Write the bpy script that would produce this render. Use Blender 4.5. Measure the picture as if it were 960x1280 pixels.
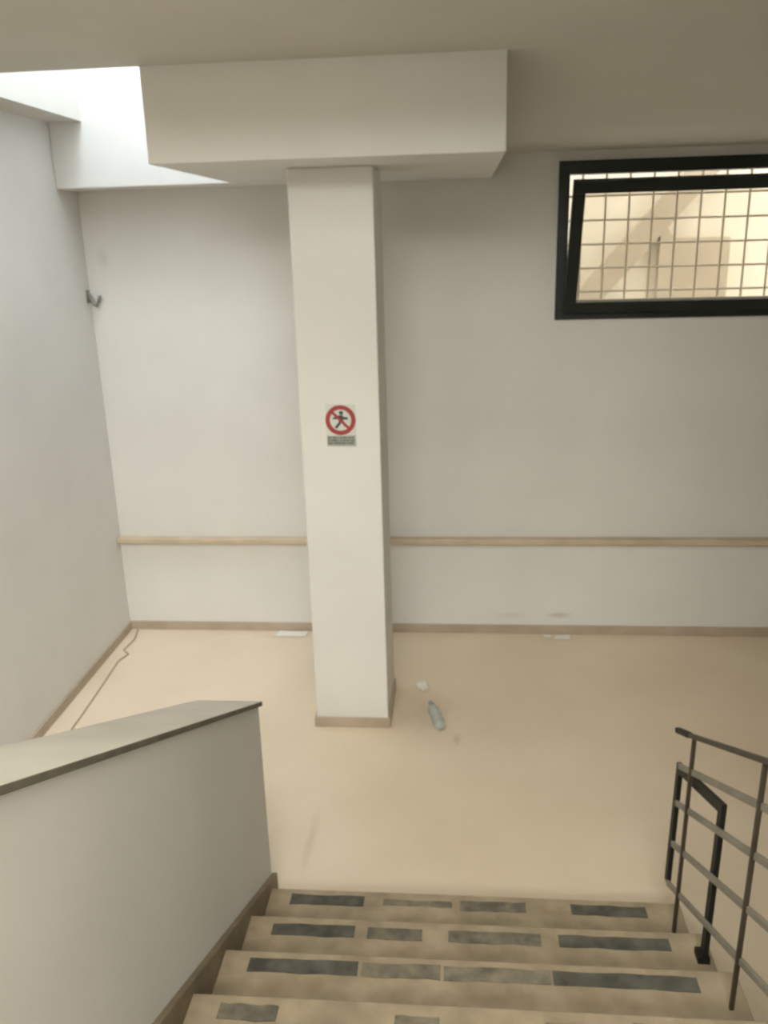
import bpy, bmesh, math, random
from mathutils import Vector, Matrix
random.seed(7)
for o in list(bpy.data.objects): bpy.data.objects.remove(o)
scene = bpy.context.scene
COL = scene.collection

# ------------------------------------------------------------------ camera
cam_d = bpy.data.cameras.new('camera'); cam = bpy.data.objects.new('camera', cam_d); COL.objects.link(cam)
R0 = (0.996233477, 0.082501615, -0.026689747)
R1 = (0.000311205, 0.304396048, 0.952545510)
R2 = (-0.086710796, 0.948966032, -0.303223858)
M = Matrix(((R0[0], R1[0], -R2[0], 0.79259), (R0[1], R1[1], -R2[1], -5.44489), (R0[2], R1[2], -R2[2], 2.60154), (0, 0, 0, 1)))
cam.matrix_world = M
cam_d.sensor_fit = 'HORIZONTAL'; cam_d.sensor_width = 36.0; cam_d.lens = 1079.3143 / 960.0 * 36.0
cam_d.clip_start = 0.05; cam_d.clip_end = 200
cam_d.dof.use_dof = True; cam_d.dof.focus_distance = 0.8; cam_d.dof.aperture_fstop = 17.0   # the phone focused too near: all slightly soft
scene.camera = cam

# ------------------------------------------------------------------ world, lights, exposure
world = bpy.data.worlds.new('world'); scene.world = world; world.use_nodes = True
wbg = world.node_tree.nodes['Background']
wbg.inputs['Color'].default_value = (1.0, 0.975, 0.92, 1); wbg.inputs['Strength'].default_value = 3.5
scene.view_settings.view_transform = 'Standard'; scene.view_settings.look = 'None'
scene.view_settings.exposure = 0.1; scene.view_settings.gamma = 1.0; scene.view_settings.use_curve_mapping = False

def area(name, loc, rot, sx, sy, power, color):
    l = bpy.data.lights.new(name, 'AREA'); l.shape = 'RECTANGLE'; l.size = sx; l.size_y = sy
    l.energy = power; l.color = color
    o = bpy.data.objects.new(name, l); COL.objects.link(o); o.location = loc; o.rotation_euler = rot
    return o
# daylight falling through the skylight above the landing
area('skylight_daylight', (-0.91, -0.99, 5.30), (0, 0, 0), 0.80, 1.34, 49, (0.86, 0.98, 1.13))
# added fill from behind the camera, set at an invented upper-landing window
area('rear_fill', (0.4, -8.86, 4.65), (math.radians(78), 0, 0), 2.4, 1.2, 156, (1.0, 1.0, 0.94))
# added overhead fill above the upper flight to brighten the floor
area('overhead_fill', (0.5, -6.2, 5.50), (0, 0, 0), 1.8, 1.4, 90, (0.98, 1.0, 0.92))

# ------------------------------------------------------------------ materials
def mat(name, c1, c2=None, scale=3.0, rough=0.6, metal=0.0, bump=0.0, bump_scale=60.0, spec=0.4, detail=4.0):
    m = bpy.data.materials.new(name); m.use_nodes = True
    nt = m.node_tree; b = nt.nodes['Principled BSDF']
    b.inputs['Roughness'].default_value = rough; b.inputs['Metallic'].default_value = metal
    b.inputs['Specular IOR Level'].default_value = spec
    tc = nt.nodes.new('ShaderNodeTexCoord')
    if c2:
        n = nt.nodes.new('ShaderNodeTexNoise'); n.inputs['Scale'].default_value = scale; n.inputs['Detail'].default_value = detail
        r = nt.nodes.new('ShaderNodeValToRGB')
        r.color_ramp.elements[0].position = 0.35; r.color_ramp.elements[0].color = (*c1, 1)
        r.color_ramp.elements[1].position = 0.68; r.color_ramp.elements[1].color = (*c2, 1)
        nt.links.new(tc.outputs['Object'], n.inputs['Vector']); nt.links.new(n.outputs['Fac'], r.inputs['Fac'])
        nt.links.new(r.outputs['Color'], b.inputs['Base Color'])
    else:
        b.inputs['Base Color'].default_value = (*c1, 1)
    if bump > 0:
        n2 = nt.nodes.new('ShaderNodeTexNoise'); n2.inputs['Scale'].default_value = bump_scale; n2.inputs['Detail'].default_value = 3
        bp = nt.nodes.new('ShaderNodeBump'); bp.inputs['Strength'].default_value = bump; bp.inputs['Distance'].default_value = 0.004
        nt.links.new(tc.outputs['Object'], n2.inputs['Vector']); nt.links.new(n2.outputs['Fac'], bp.inputs['Height'])
        nt.links.new(bp.outputs['Normal'], b.inputs['Normal'])
    return m

def add_stain_shade(m, spots):
    """scuffs, and a painted shadow, of their own shape on a surface: (centre, radii, colour, strength)"""
    nt = m.node_tree; b = nt.nodes['Principled BSDF']
    tc = next(n for n in nt.nodes if n.type == 'TEX_COORD')
    src = b.inputs['Base Color'].links[0].from_socket
    for (c, r, col, s) in spots:
        sub = nt.nodes.new('ShaderNodeVectorMath'); sub.operation = 'SUBTRACT'; sub.inputs[1].default_value = c
        nt.links.new(tc.outputs['Object'], sub.inputs[0])
        div = nt.nodes.new('ShaderNodeVectorMath'); div.operation = 'DIVIDE'; div.inputs[1].default_value = r
        nt.links.new(sub.outputs[0], div.inputs[0])
        nz = nt.nodes.new('ShaderNodeTexNoise'); nz.inputs['Scale'].default_value = 2.2; nz.inputs['Detail'].default_value = 4
        nt.links.new(div.outputs[0], nz.inputs['Vector'])
        ln = nt.nodes.new('ShaderNodeVectorMath'); ln.operation = 'LENGTH'; nt.links.new(div.outputs[0], ln.inputs[0])
        ad = nt.nodes.new('ShaderNodeMath'); ad.operation = 'ADD'
        nt.links.new(ln.outputs['Value'], ad.inputs[0]); nt.links.new(nz.outputs['Fac'], ad.inputs[1])
        mr = nt.nodes.new('ShaderNodeMapRange'); mr.inputs['From Min'].default_value = 0.6; mr.inputs['From Max'].default_value = 1.5
        mr.inputs['To Min'].default_value = s; mr.inputs['To Max'].default_value = 0.0
        nt.links.new(ad.outputs[0], mr.inputs['Value'])
        mx = nt.nodes.new('ShaderNodeMix'); mx.data_type = 'RGBA'
        nt.links.new(mr.outputs['Result'], mx.inputs['Factor']); nt.links.new(src, mx.inputs['A']); mx.inputs['B'].default_value = (*col, 1)
        src = mx.outputs['Result']
    nt.links.new(src, b.inputs['Base Color'])

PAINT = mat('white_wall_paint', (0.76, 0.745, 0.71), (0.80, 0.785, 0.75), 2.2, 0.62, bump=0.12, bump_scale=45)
PAINT_BACK = mat('scuffed_white_wall_paint', (0.76, 0.745, 0.71), (0.80, 0.785, 0.75), 2.2, 0.62, bump=0.12, bump_scale=45)
add_stain_shade(PAINT_BACK, [((1.47, 0, 0.135), (0.10, 0.2, 0.025), (0.42, 0.38, 0.30), 0.6),
                       ((1.15, 0, 0.13), (0.12, 0.2, 0.03), (0.55, 0.5, 0.42), 0.35),
                       ((-1.42, 0, 2.52), (0.05, 0.2, 0.08), (0.5, 0.5, 0.46), 0.3)])
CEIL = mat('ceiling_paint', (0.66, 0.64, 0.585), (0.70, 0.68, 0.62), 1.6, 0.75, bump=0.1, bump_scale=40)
FLOOR = mat('beige_stone_floor', (0.76, 0.63, 0.47), (0.82, 0.69, 0.53), 1.7, 0.5, bump=0.05, bump_scale=30, spec=0.35, detail=6)
add_stain_shade(FLOOR, [((0.62, -1.08, 0), (0.20, 0.22, 0.2), (0.42, 0.34, 0.24), 0.35),  # first spot: the column's cast shadow painted into the floor colour
                  ((0.95, -1.28, 0), (0.35, 0.10, 0.2), (0.72, 0.62, 0.48), 0.3),
                  ((0.12, -2.2, 0), (0.03, 0.25, 0.2), (0.5, 0.4, 0.28), 0.35),
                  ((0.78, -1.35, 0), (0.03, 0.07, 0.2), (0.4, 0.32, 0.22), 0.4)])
SKIRT = mat('tan_stone_skirting', (0.44, 0.355, 0.265), (0.53, 0.44, 0.34), 6, 0.5)
LEDGE = mat('tan_marble_ledge', (0.56, 0.44, 0.31), (0.66, 0.53, 0.39), 5, 0.45)
STAIR = mat('worn_travertine_stair', (0.285, 0.225, 0.15), (0.46, 0.37, 0.255), 7, 0.65, bump=0.15, bump_scale=35, detail=8)
STRINGER = mat('brown_stone_stringer', (0.19, 0.15, 0.10), (0.27, 0.215, 0.145), 6, 0.6)
CAP = mat('pale_marble_cap', (0.57, 0.53, 0.46), (0.66, 0.615, 0.54), 4, 0.45, detail=6)
CAPEDGE = mat('shaded_slab_edge', (0.13, 0.115, 0.085), (0.19, 0.17, 0.13), 12, 0.8)
STRIP = mat('dark_rubber_strip', (0.065, 0.062, 0.05), (0.14, 0.13, 0.105), 14, 0.8, detail=6)
STRIP2 = mat('worn_rubber_strip', (0.12, 0.11, 0.085), (0.27, 0.23, 0.165), 16, 0.8, detail=6)
BLACK = mat('black_painted_iron', (0.010, 0.009, 0.007), (0.016, 0.015, 0.012), 8, 0.6)
BROWN = mat('brown_painted_iron', (0.05, 0.038, 0.024), (0.075, 0.058, 0.038), 8, 0.5)
GREYBAR = mat('dull_grey_steel_bar', (0.26, 0.235, 0.19), (0.33, 0.30, 0.25), 9, 0.5)
WINFR = mat('dark_green_window_paint', (0.011, 0.016, 0.014), (0.016, 0.022, 0.019), 5, 0.4)
GRILLE = mat('grille_grey_paint', (0.70, 0.64, 0.53), (0.78, 0.72, 0.61), 8, 0.6)
WELL = mat('cream_render', (0.86, 0.82, 0.73), (0.90, 0.86, 0.78), 2, 0.8)
WELLGREY = mat('beige_concrete', (0.50, 0.44, 0.36), (0.57, 0.51, 0.42), 2.5, 0.8)
SIGNW = mat('sign_white_plastic', (0.66, 0.67, 0.62), (0.70, 0.71, 0.66), 20, 0.4)
SIGNR = mat('sign_red_ink', (0.36, 0.055, 0.055), (0.40, 0.065, 0.065), 20, 0.4)
SIGNK = mat('sign_black_ink', (0.06, 0.065, 0.06), (0.09, 0.09, 0.085), 20, 0.4)
SIGNG = mat('sign_grey_panel', (0.36, 0.37, 0.33), (0.42, 0.42, 0.38), 30, 0.5)
FITTING = mat('grey_galvanised_metal', (0.20, 0.20, 0.19), (0.30, 0.30, 0.28), 20, 0.5)
PAPER = mat('white_paper', (0.80, 0.77, 0.70), (0.86, 0.83, 0.76), 15, 0.7)
CABLE = mat('tan_cable', (0.46, 0.37, 0.26), (0.52, 0.43, 0.31), 8, 0.6)
LIDC = mat('bottle_cap_plastic', (0.30, 0.34, 0.36), (0.35, 0.39, 0.41), 8, 0.5)
DUST = mat('sash_gasket', (0.02, 0.02, 0.02), None, rough=0.7)

def glass(name, color, rough, alpha_mix):
    m = bpy.data.materials.new(name); m.use_nodes = True; nt = m.node_tree
    for n in list(nt.nodes): nt.nodes.remove(n)
    out = nt.nodes.new('ShaderNodeOutputMaterial'); mx = nt.nodes.new('ShaderNodeMixShader')
    tr = nt.nodes.new('ShaderNodeBsdfTransparent'); tr.inputs['Color'].default_value = (*color, 1)
    gl = nt.nodes.new('ShaderNodeBsdfPrincipled'); gl.inputs['Base Color'].default_value = (*color, 1)
    gl.inputs['Roughness'].default_value = rough
    nz = nt.nodes.new('ShaderNodeTexNoise'); nz.inputs['Scale'].default_value = 6; nz.inputs['Detail'].default_value = 5
    mr = nt.nodes.new('ShaderNodeMapRange'); mr.inputs['To Min'].default_value = alpha_mix * 0.7; mr.inputs['To Max'].default_value = alpha_mix * 1.3
    tc = nt.nodes.new('ShaderNodeTexCoord')
    nt.links.new(tc.outputs['Object'], nz.inputs['Vector']); nt.links.new(nz.outputs['Fac'], mr.inputs['Value'])
    nt.links.new(mr.outputs['Result'], mx.inputs['Fac'])
    nt.links.new(tr.outputs[0], mx.inputs[1]); nt.links.new(gl.outputs[0], mx.inputs[2]); nt.links.new(mx.outputs[0], out.inputs[0])
    return m
PANE = glass('dusty_window_glass', (0.97, 0.95, 0.9), 0.15, 0.10)
BOTTLE = glass('clear_crumpled_plastic', (0.84, 0.88, 0.88), 0.25, 0.42)
SKYGLASS = bpy.data.materials.new('bright_skylight_pane'); SKYGLASS.use_nodes = True
_b = SKYGLASS.node_tree.nodes['Principled BSDF']; _b.inputs['Base Color'].default_value = (0.9, 0.93, 0.93, 1)
_b.inputs['Emission Color'].default_value = (0.95, 1, 1, 1); _b.inputs['Emission Strength'].default_value = 2.0

# ------------------------------------------------------------------ mesh helpers
def box(bm, x0, x1, y0, y1, z0, z1):
    v = [bm.verts.new(p) for p in ((x0, y0, z0), (x1, y0, z0), (x1, y1, z0), (x0, y1, z0), (x0, y0, z1), (x1, y0, z1), (x1, y1, z1), (x0, y1, z1))]
    for f in ((0, 3, 2, 1), (4, 5, 6, 7), (0, 1, 5, 4), (1, 2, 6, 5), (2, 3, 7, 6), (3, 0, 4, 7)):
        bm.faces.new([v[i] for i in f])
def prism_x(bm, prof, x0, x1):
    """closed profile of (y,z) points extruded from x0 to x1"""
    a = [bm.verts.new((x0, y, z)) for y, z in prof]; b = [bm.verts.new((x1, y, z)) for y, z in prof]
    n = len(prof)
    bm.faces.new(a); bm.faces.new(b[::-1])
    for i in range(n): bm.faces.new((a[i], b[i], b[(i + 1) % n], a[(i + 1) % n]))
def prism_y(bm, prof, y0, y1):
    a = [bm.verts.new((x, y0, z)) for x, z in prof]; b = [bm.verts.new((x, y1, z)) for x, z in prof]
    n = len(prof)
    bm.faces.new(a); bm.faces.new(b[::-1])
    for i in range(n): bm.faces.new((a[i], b[i], b[(i + 1) % n], a[(i + 1) % n]))
def bar(bm, p, q, w, h, side=(1, 0, 0)):
    """rectangular bar from p to q; w along side, h across"""
    p = Vector(p); q = Vector(q); d = (q - p).normalized(); s = Vector(side); u = d.cross(s).normalized(); s = u.cross(d).normalized()
    r = []
    for c in (p, q):
        r.append([bm.verts.new(c + s * a * w / 2 + u * b * h / 2) for a, b in ((-1, -1), (1, -1), (1, 1), (-1, 1))])
    bm.faces.new(r[0][::-1]); bm.faces.new(r[1])
    for i in range(4): bm.faces.new((r[0][i], r[0][(i + 1) % 4], r[1][(i + 1) % 4], r[1][i]))
def tube(bm, pts, rad, seg=10, cap=True):
    pts = [Vector(p) for p in pts]; rings = []
    rads = rad if isinstance(rad, (list, tuple)) else [rad] * len(pts)
    for i, p in enumerate(pts):
        d = (pts[min(i + 1, len(pts) - 1)] - pts[max(i - 1, 0)]).normalized()
        up = Vector((0, 0, 1)) if abs(d.z) < 0.9 else Vector((1, 0, 0))
        s = d.cross(up).normalized(); u = s.cross(d)
        rings.append([bm.verts.new(p + (s * math.cos(2 * math.pi * k / seg) + u * math.sin(2 * math.pi * k / seg)) * rads[i]) for k in range(seg)])
    for a, b in zip(rings, rings[1:]):
        for k in range(seg): bm.faces.new((a[k], a[(k + 1) % seg], b[(k + 1) % seg], b[k]))
    if cap: bm.faces.new(rings[0][::-1]); bm.faces.new(rings[-1])
def obj(name, bm, m, parent=None, bevel=0.0, smooth=False, origin=None):
    bmesh.ops.recalc_face_normals(bm, faces=bm.faces)
    if bevel > 0:
        es = [e for e in bm.edges if len(e.link_faces) == 2 and e.calc_face_angle(0) > 0.5]
        bmesh.ops.bevel(bm, geom=es, offset=bevel, segments=2, affect='EDGES', profile=0.5)
    if origin is not None: bmesh.ops.translate(bm, verts=bm.verts, vec=-Vector(origin))
    me = bpy.data.meshes.new(name); bm.to_mesh(me); bm.free()
    me.materials.append(m)
    if smooth:
        for p in me.polygons: p.use_smooth = True
    o = bpy.data.objects.new(name, me); COL.objects.link(o)
    if origin is not None: o.location = origin
    if parent is not None:
        o.parent = parent
        o.location = Vector(o.location) - Vector(parent.location)
    return o
def tag(o, label=None, cat=None, group=None, kind=None):
    if label: o['label'] = label
    if cat: o['category'] = cat
    if group: o['group'] = group
    if kind: o['kind'] = kind
    return o
def thing(name, loc, label, cat, kind=None):
    o = bpy.data.objects.new(name, None); COL.objects.link(o); o.location = loc; o.empty_display_size = 0.1
    return tag(o, label, cat, None, kind)
def struct(name, boxes, m, label, cat, bevel=0.0, parent=None):
    bm = bmesh.new()
    for b in boxes: box(bm, *b)
    o = obj(name, bm, m, parent, bevel)
    if parent is None: tag(o, label, cat, None, 'structure')
    return o

# ------------------------------------------------------------------ main dimensions (metres)
XL, XR = -1.53, 3.60            # left and right wall faces
YR = -9.0                        # rear wall of the stair hall
ZC, ZB = 3.282, 2.915            # ceiling and beam underside
YB, YP = -1.684, -0.290          # beam front, back-wall girder front
XB1, XB2 = -0.492, 0.981         # beam sides
XO = -1.331                      # left edge of the skylight opening
ZTOP, ZHALL = 5.40, 5.6
ZS = 3.046                       # where the sloping soffit meets the back wall
CYF, CYB = -1.2385, -0.80        # column front and back
SX0, SX1 = 0.05, 1.63            # stair sides
NOSE, RUN, RISE, NSTEP = -2.680, 0.3084, 0.1504, 15
SLOPE = RISE / RUN
WX0, WX1, WZ0, WZ1 = 1.371, 2.86, 2.096, 2.992   # window outer frame

# ------------------------------------------------------------------ setting
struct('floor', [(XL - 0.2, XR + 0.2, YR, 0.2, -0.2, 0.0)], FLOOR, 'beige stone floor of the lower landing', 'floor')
struct('wall_left', [(XL - 0.2, XL, YR, 0.2, 0.0, ZHALL)], PAINT, 'tall white wall along the left of the landing', 'wall')
struct('wall_right', [(XR, XR + 0.2, YR, 0.2, 0.0, ZHALL)], PAINT, 'white wall on the right of the landing', 'wall')
struct('wall_back', [(XL, XR, 0.0, 0.2, 0.0, WZ0 + 0.03), (XL, XR, 0.0, 0.2, WZ1 - 0.03, ZTOP + 0.4),
                     (XL, WX0 + 0.03, 0.0, 0.2, WZ0 + 0.03, WZ1 - 0.03), (WX1 - 0.03, XR, 0.0, 0.2, WZ0 + 0.03, WZ1 - 0.03)],
       PAINT_BACK, 'white back wall behind the column', 'wall')
# lower part of the back wall, slightly proud under the ledge
struct('wall_lower_back', [(XL, XR, -0.018, 0.0, 0.0, 0.655)], PAINT_BACK, 'low white wall panel under the tan ledge', 'wall')
struct('wall_rear', [(XL, XR, YR - 0.2, YR, 0.0, 3.95), (XL, XR, YR - 0.2, YR, 5.35, ZHALL), (XL, -0.3, YR - 0.2, YR, 3.95, 5.35), (2.3, XR, YR - 0.2, YR, 3.95, 5.35)],
       PAINT, 'white wall behind the top of the stairs', 'wall')
struct('wall_light_blocker', [(1.66, 1.80, YR, -4.0, 0.0, ZHALL)], PAINT, 'added unseen white wall shading the landing on the right', 'wall')  # unseen wall added to keep the rear light off the right side
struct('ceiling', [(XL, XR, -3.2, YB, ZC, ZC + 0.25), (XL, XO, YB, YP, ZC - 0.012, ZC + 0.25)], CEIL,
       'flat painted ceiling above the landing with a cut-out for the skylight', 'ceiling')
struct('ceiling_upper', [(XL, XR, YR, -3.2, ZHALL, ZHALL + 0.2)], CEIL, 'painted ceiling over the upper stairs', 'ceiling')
struct('wall_header', [(XL, XR, -3.2, -3.0, ZC + 0.25, ZHALL)], PAINT, 'white wall above the landing ceiling', 'wall')
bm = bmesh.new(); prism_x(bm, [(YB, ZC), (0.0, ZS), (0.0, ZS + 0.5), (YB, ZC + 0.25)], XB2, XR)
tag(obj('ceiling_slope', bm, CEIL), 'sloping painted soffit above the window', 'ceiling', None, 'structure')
struct('beam', [(XB1, XB2, YB, YP, ZB, ZTOP)], PAINT, 'deep painted concrete beam across the top of the column', 'beam', bevel=0.006)
struct('trim_1', [(XL, XB2, YP, 0.0, ZB, ZTOP)], PAINT, 'bright white girder along the back wall below the skylight', 'girder', bevel=0.006)
struct('skylight_shaft', [(XL, XO, YB, YP, ZC + 0.25, ZTOP), (XL, XB1, YB - 0.15, YB, ZC + 0.25, ZTOP)], PAINT,
       'white side walls of the skylight shaft above the ceiling', 'skylight')
sk = thing('window_2', (-0.91, -0.99, ZTOP), 'bright skylight over the left corner', 'skylight', 'structure')
bm = bmesh.new(); box(bm, XO - 0.1, XB1 + 0.1, YB - 0.1, YP + 0.1, ZTOP + 0.03, ZTOP + 0.05); obj('pane', bm, SKYGLASS, sk)
bm = bmesh.new()
for x in (XO, XB1): box(bm, x - 0.03, x + 0.03, YB - 0.1, YP + 0.1, ZTOP, ZTOP + 0.03)
obj('frame', bm, WINFR, sk)
# invented unseen window, added around the rear fill light
w3 = thing('added_window', (1.0, YR, 3.95), 'added unseen window at the top of the stairs', 'window', 'structure')
bm = bmesh.new()
for a in ((-0.3, 2.3, 3.95, 4.00), (-0.3, 2.3, 5.30, 5.35), (-0.3, -0.25, 4.00, 5.30), (2.25, 2.3, 4.00, 5.30), (0.97, 1.03, 4.00, 5.30)): box(bm, a[0], a[1], YR - 0.1, YR - 0.02, a[2], a[3])
obj('frame', bm, WINFR, w3)  # frame of the added unseen window
bm = bmesh.new(); box(bm, -0.25, 2.25, YR - 0.07, YR - 0.06, 4.0, 5.3); obj('pane', bm, PANE, w3)  # pane of the added unseen window

# skirting and ledge
SK = 0.062
struct('baseboard_back', [(XL + 0.012, XR, -0.032, -0.018, 0.0, SK)], SKIRT, 'tan stone skirting along the back wall', 'skirting', bevel=0.003)
struct('baseboard_left', [(XL, XL + 0.012, -7.0, 0.0, 0.0, SK)], SKIRT, 'tan stone skirting along the left wall', 'skirting', bevel=0.003)
struct('trim_2', [(XL, XR, -0.072, 0.0, 0.655, 0.692)], LEDGE, 'narrow tan marble ledge running along the back wall', 'ledge', bevel=0.006)

# column with its stone skirting
col = thing('column', (0.2, (CYF + CYB) / 2, 0), 'square white column carrying the sign', 'column', 'structure')
bm = bmesh.new(); box(bm, 0.0, 0.4, CYF, CYB, 0.0, ZB); obj('shaft', bm, PAINT, col, 0.006)
bm = bmesh.new()
for b in ((-0.012, 0.412, CYF - 0.012, CYF), (-0.012, 0.412, CYB, CYB + 0.012), (-0.012, 0.0, CYF, CYB), (0.4, 0.412, CYF, CYB)): box(bm, *b, 0.0, 0.058)
obj('baseboard', bm, SKIRT, col, 0.002)

# ------------------------------------------------------------------ window in the back wall
win = thing('window_1', (WX0, 0, WZ0), 'dark framed hopper window tilted open above the landing', 'window', 'structure')
FW = 0.062
bm = bmesh.new()
box(bm, WX0, WX1, -0.03, 0.07, WZ0, WZ0 + FW); box(bm, WX0, WX1, -0.03, 0.07, WZ1 - FW - 0.012, WZ1)
box(bm, WX0, WX0 + FW, -0.03, 0.07, WZ0 + FW, WZ1 - FW); box(bm, WX1 - FW, WX1, -0.03, 0.07, WZ0 + FW, WZ1 - FW)
obj('frame', bm, WINFR, win, 0.003)
HZ = WZ0 + 0.055; L = 0.775; SX_0, SX_1 = WX0 + 0.047, WX1 - 0.047; SW = 0.068; TILT = math.radians(20.5)
bm = bmesh.new()   # local: x along, z up, y thickness; hinge at z=0
W = SX_1 - SX_0
box(bm, 0, W, -0.045, 0.0, 0, SW); box(bm, 0, W, -0.045, 0.0, L - SW, L)
box(bm, 0, SW, -0.045, 0.0, SW, L - SW); box(bm, W - SW, W, -0.045, 0.0, SW, L - SW)
sash = obj('sash', bm, WINFR, None, 0.003)
sash.parent = win; sash.location = (SX_0 - WX0, -0.034, HZ - WZ0); sash.rotation_euler = (TILT, 0, 0)
bm = bmesh.new(); box(bm, SW - 0.01, W - SW + 0.01, -0.027, -0.021, SW - 0.01, L - SW + 0.01)
pane = obj('pane', bm, PANE); pane.parent = sash
for hx in (0.18, W - 0.18):
    bm = bmesh.new(); tube(bm, [(hx - 0.05, -0.006, -0.006), (hx + 0.05, -0.006, -0.006)], 0.009, 8)
    h = obj('hinge', bm, WINFR, None, 0, True); h.parent = sash
# limiting stay between frame and sash on the hidden side
bm = bmesh.new(); bar(bm, (W - 0.01, 0.0, 0.62), (W - 0.01, 0.16, 0.60), 0.006, 0.018)
s_ = obj('stay_arm', bm, FITTING); s_.parent = sash

# security grille outside the window, each bar its own part
gr = thing('window_grille', (2.1, 0.2, 2.0), 'square-mesh security grille outside the window', 'grille')
GX0 = 1.536; GP = 0.1405
def gpart(p, q, r):
    bm = bmesh.new(); tube(bm, [p, q], r, 8); return obj('bar', bm, GRILLE, gr, 0, True)
for i in range(11):
    x = GX0 - 0.1405 + i * GP
    if x < WX0 - 0.05 or x > WX1 + 0.08: continue
    gpart((x, 0.195, 2.0), (x, 0.195, 3.1), 0.0065)
for j in range(8):
    z = 2.665 + (3 - j) * GP
    if z < 2.02 or z > 3.09: continue
    gpart((WX0 - 0.06, 0.208, z), (WX1 + 0.1, 0.208, z), 0.0065)

# light well outside the window
struct('wall_light_well', [(0.2, 5.2, 1.75, 1.95, 0.8, 4.6), (0.2, 0.4, 0.2, 1.75, 0.8, 4.6), (5.0, 5.2, 0.2, 1.75, 0.8, 4.6)], WELL,
       'cream rendered wall seen through the window', 'wall')
struct('floor_light_well', [(0.2, 5.2, 0.2, 1.75, 0.6, 0.8)], WELL, 'pale ground of the light well outside', 'floor')
ramp = thing('outside_stair', (2.2, 1.3, 0.8), 'sloping beige stair slab seen through the window', 'stairs')
bm = bmesh.new()
prism_y(bm, [(1.25, 1.60), (3.60, 4.29), (3.60, 3.98), (1.25, 1.34)], 1.66, 1.748); obj('slab', bm, WELLGREY, ramp)
bm = bmesh.new(); prism_y(bm, [(2.335, 0.8), (2.335, 2.575), (2.375, 2.62), (2.44, 2.535), (2.86, 2.535), (2.86, 0.8)], 1.665, 1.748); obj('support_wall', bm, WELLGREY, ramp)

# ------------------------------------------------------------------ sign on the column
SYF = CYF
sign = thing('prohibition_sign', (0.204, SYF, 1.62), 'small white prohibition sign with red ring fixed to the column', 'sign')
def disc_ring(bm, cx, cz, r0, r1, y0, y1, seg=40):
    rows = []
    for k in range(seg):
        a = 2 * math.pi * k / seg; c, s = math.cos(a), math.sin(a)
        rows.append([bm.verts.new((cx + r * c, y, cz + r * s)) for r, y in ((r0, y0), (r1, y0), (r1, y1), (r0, y1))])
    for k in range(seg):
        a, b = rows[k], rows[(k + 1) % seg]
        for i in range(4): bm.faces.new((a[i], a[(i + 1) % 4], b[(i + 1) % 4], b[i]))
SC = (0.204, 1.739)
bm = bmesh.new(); box(bm, 0.130, 0.279, SYF - 0.004, SYF, 1.604, 1.819); obj('plate', bm, SIGNW, sign, 0.001)
bm = bmesh.new(); disc_ring(bm, *SC, 0.054, 0.0755, SYF - 0.006, SYF - 0.004); obj('red_ring', bm, SIGNR, sign)
bm = bmesh.new(); a = math.radians(-45); bar(bm, (SC[0] - 0.045, SYF - 0.0068, SC[1] + 0.045), (SC[0] + 0.045, SYF - 0.0068, SC[1] - 0.045), 0.0012, 0.013, (0, 1, 0)); obj('red_slash', bm, SIGNR, sign)
bm = bmesh.new()   # dark walking figure
def flat(pts): prism_y(bm, [(SC[0] + x, SC[1] + z) for x, z in pts], SYF - 0.0058, SYF - 0.004)
flat([(0.004 + 0.0105 * math.cos(t * math.pi / 6), 0.037 + 0.0105 * math.sin(t * math.pi / 6)) for t in range(12)])
flat([(-0.012, 0.024), (0.012, 0.026), (0.014, -0.006), (-0.008, -0.010)])
flat([(-0.010, 0.023), (-0.036, 0.014), (-0.038, 0.004), (-0.008, 0.008)])
flat([(0.010, 0.018), (0.036, 0.014), (0.037, 0.002), (0.012, 0.004)])
flat([(-0.006, -0.006), (0.006, -0.010), (-0.018, -0.042), (-0.032, -0.038)])
flat([(0.002, -0.006), (0.014, -0.004), (0.032, -0.026), (0.020, -0.034)])
obj('pictogram', bm, SIGNK, sign)
bm = bmesh.new(); box(bm, 0.133, 0.276, SYF - 0.005, SYF - 0.004, 1.608, 1.660); tx = obj('text_panel', bm, SIGNG, sign)
bm = bmesh.new()
for row, zz in enumerate((1.650, 1.636, 1.622)):
    x = 0.139
    while x < 0.268:
        w = random.choice((0.003, 0.005, 0.007)); box(bm, x, x + w, SYF - 0.0056, SYF - 0.005, zz - 0.0045, zz + 0.0045); x += w + random.choice((0.003, 0.003, 0.006))
o = obj('lettering', bm, SIGNK, None); o.parent = tx; o.location = Vector((0, 0, 0)) - Vector(sign.location)
o.location = -Vector(sign.location) - Vector(tx.location)

# ------------------------------------------------------------------ parapet beside the stairs
PX0, PX1 = -0.195, 0.030; PYE = -2.585; CAPT = 0.02
def capz(y): return 0.940 + SLOPE * (-2.60 - y)
par = thing('parapet', (-0.08, -4.3, 0), 'low white parapet wall with sloping pale marble top beside the steps', 'parapet', 'structure')
YN = -6.9
bm = bmesh.new(); prism_x(bm, [(PYE, 0.0), (PYE, capz(PYE) - CAPT), (YN, capz(YN) - CAPT), (YN, 0.0)], PX0, PX1); obj('wall', bm, PAINT, par, 0.003)
bm = bmesh.new(); ye = PYE + 0.0
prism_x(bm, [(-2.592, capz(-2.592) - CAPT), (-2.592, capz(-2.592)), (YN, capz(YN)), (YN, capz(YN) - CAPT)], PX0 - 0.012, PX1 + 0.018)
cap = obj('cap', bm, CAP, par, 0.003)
cap.data.materials.append(CAPEDGE)          # dark edge and shadow line under the cap, painted into the slab's colour
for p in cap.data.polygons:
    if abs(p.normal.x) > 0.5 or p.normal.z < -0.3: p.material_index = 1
def strz(y): return 0.128 + SLOPE * (-2.56 - y)
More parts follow.
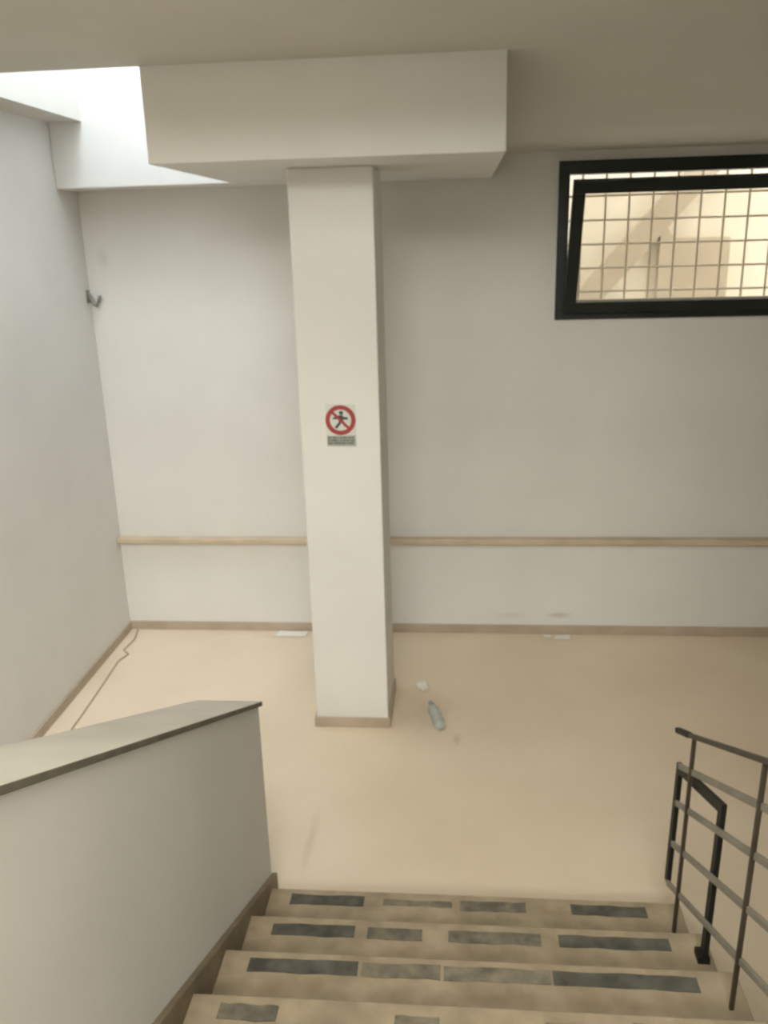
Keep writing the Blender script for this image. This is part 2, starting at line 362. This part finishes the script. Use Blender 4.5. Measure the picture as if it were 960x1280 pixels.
bm = bmesh.new(); prism_x(bm, [(-2.575, 0.0), (-2.575, strz(-2.575)), (YN, strz(YN)), (YN, strz(YN) - 0.5), (-3.2, 0.0)], PX1, SX0); obj('stringer_skirting', bm, STRINGER, par, 0.002)

# ------------------------------------------------------------------ staircase
st = thing('staircase', ((SX0 + SX1) / 2, NOSE, 0), 'brown stone steps with worn dark anti-slip strips leading down to the landing', 'stairs')
# strip segments measured along each tread: (x0, x1, worn)
SEG = {1: [(0.138, 0.425, 0), (0.50, 0.765, 2), (0.795, 1.045, 1), (1.215, 1.495, 0)],
       2: [(0.140, 0.430, 0), (0.475, 0.665, 1), (0.755, 1.07, 1), (1.13, 1.500, 0)],
       3: [(0.138, 0.480, 0), (0.492, 0.735, 1), (0.745, 1.07, 1), (1.075, 1.503, 0)],
       4: [(0.138, 0.30, 1), (0.62, 0.74, 2), (1.02, 1.16, 2), (1.25, 1.48, 1)]}
for k in range(1, NSTEP + 1):
    y1 = NOSE - RUN * (k - 1); y0 = y1 - RUN - 0.02; z = RISE * k
    bm = bmesh.new(); box(bm, SX0, SX1, y0, y1, z - 0.035, z)
    t = obj('tread', bm, STAIR, st, 0.005, origin=((SX0 + SX1) / 2, (y0 + y1) / 2, z))
    bm = bmesh.new(); box(bm, SX0, SX1 - 0.01, y1 - 0.045, y1 - 0.020, z - RISE, z - 0.035)
    obj('riser', bm, STAIR, st, 0, origin=((SX0 + SX1) / 2, y1 - 0.03, z - RISE))
    for (a, b, wn) in SEG.get(k, SEG[3] if k < 9 else []):
        bm = bmesh.new(); n = 7; yc = y1 - 0.057 - 0.004 * (k == 2); hw = 0.026 if wn < 2 else 0.015
        if k == 3: hw = 0.027
        top = []; bot = []
        for i in range(n):
            x = a + (b - a) * i / (n - 1)
            top.append((x, yc + hw + random.uniform(-0.004, 0.002))); bot.append((x, yc - hw + random.uniform(-0.002, 0.004)))
        va = [bm.verts.new((x, y, z + 0.004)) for x, y in top]; vb = [bm.verts.new((x, y, z + 0.004)) for x, y in bot]
        wa = [bm.verts.new((x, y, z)) for x, y in top]; wb = [bm.verts.new((x, y, z)) for x, y in bot]
        for i in range(n - 1):
            bm.faces.new((va[i], va[i + 1], vb[i + 1], vb[i])); bm.faces.new((va[i], wa[i], wa[i + 1], va[i + 1])); bm.faces.new((vb[i], vb[i + 1], wb[i + 1], wb[i]))
        bm.faces.new((va[0], vb[0], wb[0], wa[0])); bm.faces.new((va[-1], wa[-1], wb[-1], vb[-1]))
        s = obj('anti_slip_strip', bm, STRIP if wn == 0 else STRIP2)
        s.parent = t; s.location = -Vector(t.location) - Vector(st.location)
# solid body under the treads and the side facing the landing
prof = [(NOSE - 0.045, 0.0)]
for k in range(1, NSTEP + 1):
    y = NOSE - RUN * (k - 1) - 0.045; prof += [(y, RISE * k - 0.035), (y - RUN, RISE * k - 0.035)]
prof += [(NOSE - RUN * NSTEP - 0.045, 0.0)]
bm = bmesh.new(); prism_x(bm, prof, SX0, SX1 - 0.012); obj('body', bm, STAIR, st)
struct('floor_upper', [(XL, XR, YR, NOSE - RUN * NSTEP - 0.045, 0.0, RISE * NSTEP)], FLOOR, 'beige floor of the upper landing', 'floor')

# ------------------------------------------------------------------ railing on the open side of the stairs
RX = 1.575; RS = 0.515
rail = thing('stair_railing', (RX, -2.9, 0), 'thin metal stair railing with sloping bars and black end frame', 'railing')
YE = -4.02
def rz(y, z0): return z0 + RS * (-2.70 - y)
bm = bmesh.new()
bar(bm, (RX, -2.80, rz(-2.80, 0.906)), (RX, YE, rz(YE, 0.906)), 0.016, 0.016); hr = obj('handrail', bm, BROWN, rail, 0.003)
bm = bmesh.new(); bar(bm, (RX, -2.655, 0.888), (RX, -2.80, rz(-2.80, 0.906)), 0.022, 0.020); o = obj('handrail_end', bm, BLACK, None, 0.004)
o.parent = hr; o.location = -Vector(hr.location) - Vector(rail.location)
for z0, ys in ((0.768, -2.69), (0.612, -2.695), (0.434, -2.69), (0.252, -2.67)):
    bm = bmesh.new(); bar(bm, (RX + 0.006, ys, rz(ys, z0)), (RX + 0.006, YE, rz(YE, z0)), 0.012, 0.022); obj('bar', bm, GREYBAR, rail, 0.003)
def tread_z(y): return RISE * (int((NOSE - y) / RUN) + 1)
for i in range(2):
    y = -2.836 - i * 0.606
    bm = bmesh.new(); bar(bm, (RX, y + 0.010, tread_z(y)), (RX, y - 0.018, rz(y, 0.906)), 0.013, 0.013, (0, 1, 0)); obj('post', bm, BROWN, rail, 0.002)
# black flat-iron end frame: short post, sloping top, long post down to the second tread
KX = RX + 0.020
pts = [(-2.612, 0.193), (-2.642, 0.722), (-3.122, 0.905), (-3.098, 0.3)]
bm = bmesh.new()
def offs(pts, d):
    out = []
    for i, p in enumerate(pts):
        p = Vector(p); n = Vector((0, 0)); c = 0
        ds = []
        if i > 0: ds.append((p - Vector(pts[i - 1])).normalized())
        if i < len(pts) - 1: ds.append((Vector(pts[i + 1]) - p).normalized())
        ns = [Vector((-q.y, q.x)) for q in ds]
        n = sum(ns, Vector((0, 0))).normalized(); k = 1 / max(0.6, n.dot(ns[0]))
        out.append(p + n * d * k)
    return out
A = offs(pts, 0.0195); B = offs(pts, -0.0195)
prism_x(bm, [tuple(p) for p in A] + [tuple(p) for p in B[::-1]], KX - 0.006, KX + 0.010)
obj('end_frame', bm, BLACK, rail, 0.002)
bm = bmesh.new(); box(bm, KX - 0.022, KX + 0.016, -3.122, -3.072, 0.3008, 0.325); obj('foot_plate', bm, BLACK, rail)

# ------------------------------------------------------------------ small things
fx = thing('corner_bracket', (-1.49, -0.03, 2.27), 'small grey bent metal bracket high in the left corner', 'bracket')
bm = bmesh.new(); box(bm, -1.53, -1.525, -0.065, -0.015, 2.255, 2.335); obj('wall_plate', bm, FITTING, fx, 0.002)
bm = bmesh.new(); tube(bm, [(-1.526, -0.04, 2.312), (-1.508, -0.045, 2.285), (-1.490, -0.05, 2.247), (-1.474, -0.048, 2.240), (-1.462, -0.045, 2.262), (-1.452, -0.04, 2.300)], [0.010, 0.012, 0.014, 0.014, 0.012, 0.009], 10)
obj('hook', bm, FITTING, fx, 0, True)

# clear plastic bottle lying on the floor
p0 = Vector((0.628, -1.02, 0.030)); p1 = Vector((0.690, -1.275, 0.033)); d = (p1 - p0)
bt = thing('plastic_bottle', (0.66, -1.15, 0), 'crushed clear plastic bottle lying on the floor right of the column', 'bottle')
bm = bmesh.new(); prof = [(0.05, 0.012), (0.12, 0.013), (0.2, 0.022), (0.3, 0.030), (0.42, 0.028), (0.52, 0.031), (0.62, 0.027), (0.72, 0.031), (0.85, 0.030), (0.95, 0.031), (1.0, 0.025)]
tube(bm, [p0 + d * t for t, r in prof], [r for t, r in prof], 16)
for v in bm.verts:
    v.co += Vector((random.uniform(-1, 1), random.uniform(-1, 1), random.uniform(-1, 1))) * 0.0025
    v.co.z = max(v.co.z * 0.9, 0.001)
obj('body', bm, BOTTLE, bt, 0, True)
bm = bmesh.new(); tube(bm, [p0 + d * 0.0, p0 + d * 0.07], 0.0145, 14); 
obj('cap', bm, LIDC, bt, 0, False)
# crumpled paper
bm = bmesh.new(); bmesh.ops.create_icosphere(bm, subdivisions=3, radius=0.036)
for v in bm.verts:
    n = v.co.normalized(); k = 0.72 + 0.28 * math.sin(9 * n.x + 4 * n.y) * math.cos(8 * n.z + 5 * n.y) + random.uniform(-0.13, 0.13)
    v.co = Vector((v.co.x * 1.25 * k, v.co.y * k, v.co.z * 0.85 * k))
zmin = min(v.co.z for v in bm.verts)
for v in bm.verts: v.co += Vector((0.572, -0.83, -zmin))
tag(obj('crumpled_paper', bm, PAPER, origin=(0.572, -0.83, 0)), 'crumpled scrap of white paper on the floor behind the plastic bottle', 'paper')
def sheet(name, quad, label, seed):
    random.seed(seed); bm = bmesh.new(); n = 6; g = []
    a, b, c, e = [Vector(q) for q in quad]
    for i in range(n + 1):
        row = []
        for j in range(n + 1):
            p = (a.lerp(b, i / n)).lerp(e.lerp(c, i / n), j / n)
            row.append(bm.verts.new((p.x, p.y, 0.002 + random.uniform(0, 0.006) + (0.01 if i in (0, n) else 0) * random.random())))
        g.append(row)
    for i in range(n):
        for j in range(n): bm.faces.new((g[i][j], g[i + 1][j], g[i + 1][j + 1], g[i][j + 1]))
    ex = bmesh.ops.extrude_face_region(bm, geom=bm.faces[:])
    bmesh.ops.translate(bm, verts=[v for v in ex['geom'] if isinstance(v, bmesh.types.BMVert)], vec=(0, 0, -0.0015))
    return tag(obj(name, bm, PAPER), label, 'paper')
sheet('paper_sheet', [(-0.47, -0.12), (-0.26, -0.125), (-0.255, -0.05), (-0.45, -0.045)], 'flat white paper left of the column against the back skirting', 3)
sheet('paper_scrap', [(1.43, -0.115), (1.535, -0.12), (1.53, -0.05), (1.44, -0.06)], 'torn white paper scrap by the back skirting below the wall smudge', 4)
sheet('paper_scrap', [(1.36, -0.085), (1.41, -0.09), (1.405, -0.05), (1.365, -0.05)], 'smallest white paper scrap by the back skirting, left of the torn one', 5)
# thin cable along the left wall
bm = bmesh.new()
cp = [(-1.47, -0.05), (-1.44, -0.20), (-1.455, -0.36), (-1.40, -0.42), (-1.43, -0.52), (-1.42, -0.70), (-1.40, -1.0), (-1.385, -1.35), (-1.38, -1.8), (-1.40, -2.3)]
tube(bm, [(x, y, 0.0055) for x, y in cp], 0.005, 8)
tag(obj('thin_cable', bm, CABLE, smooth=True), 'thin tan cable lying on the floor along the left wall', 'cable')
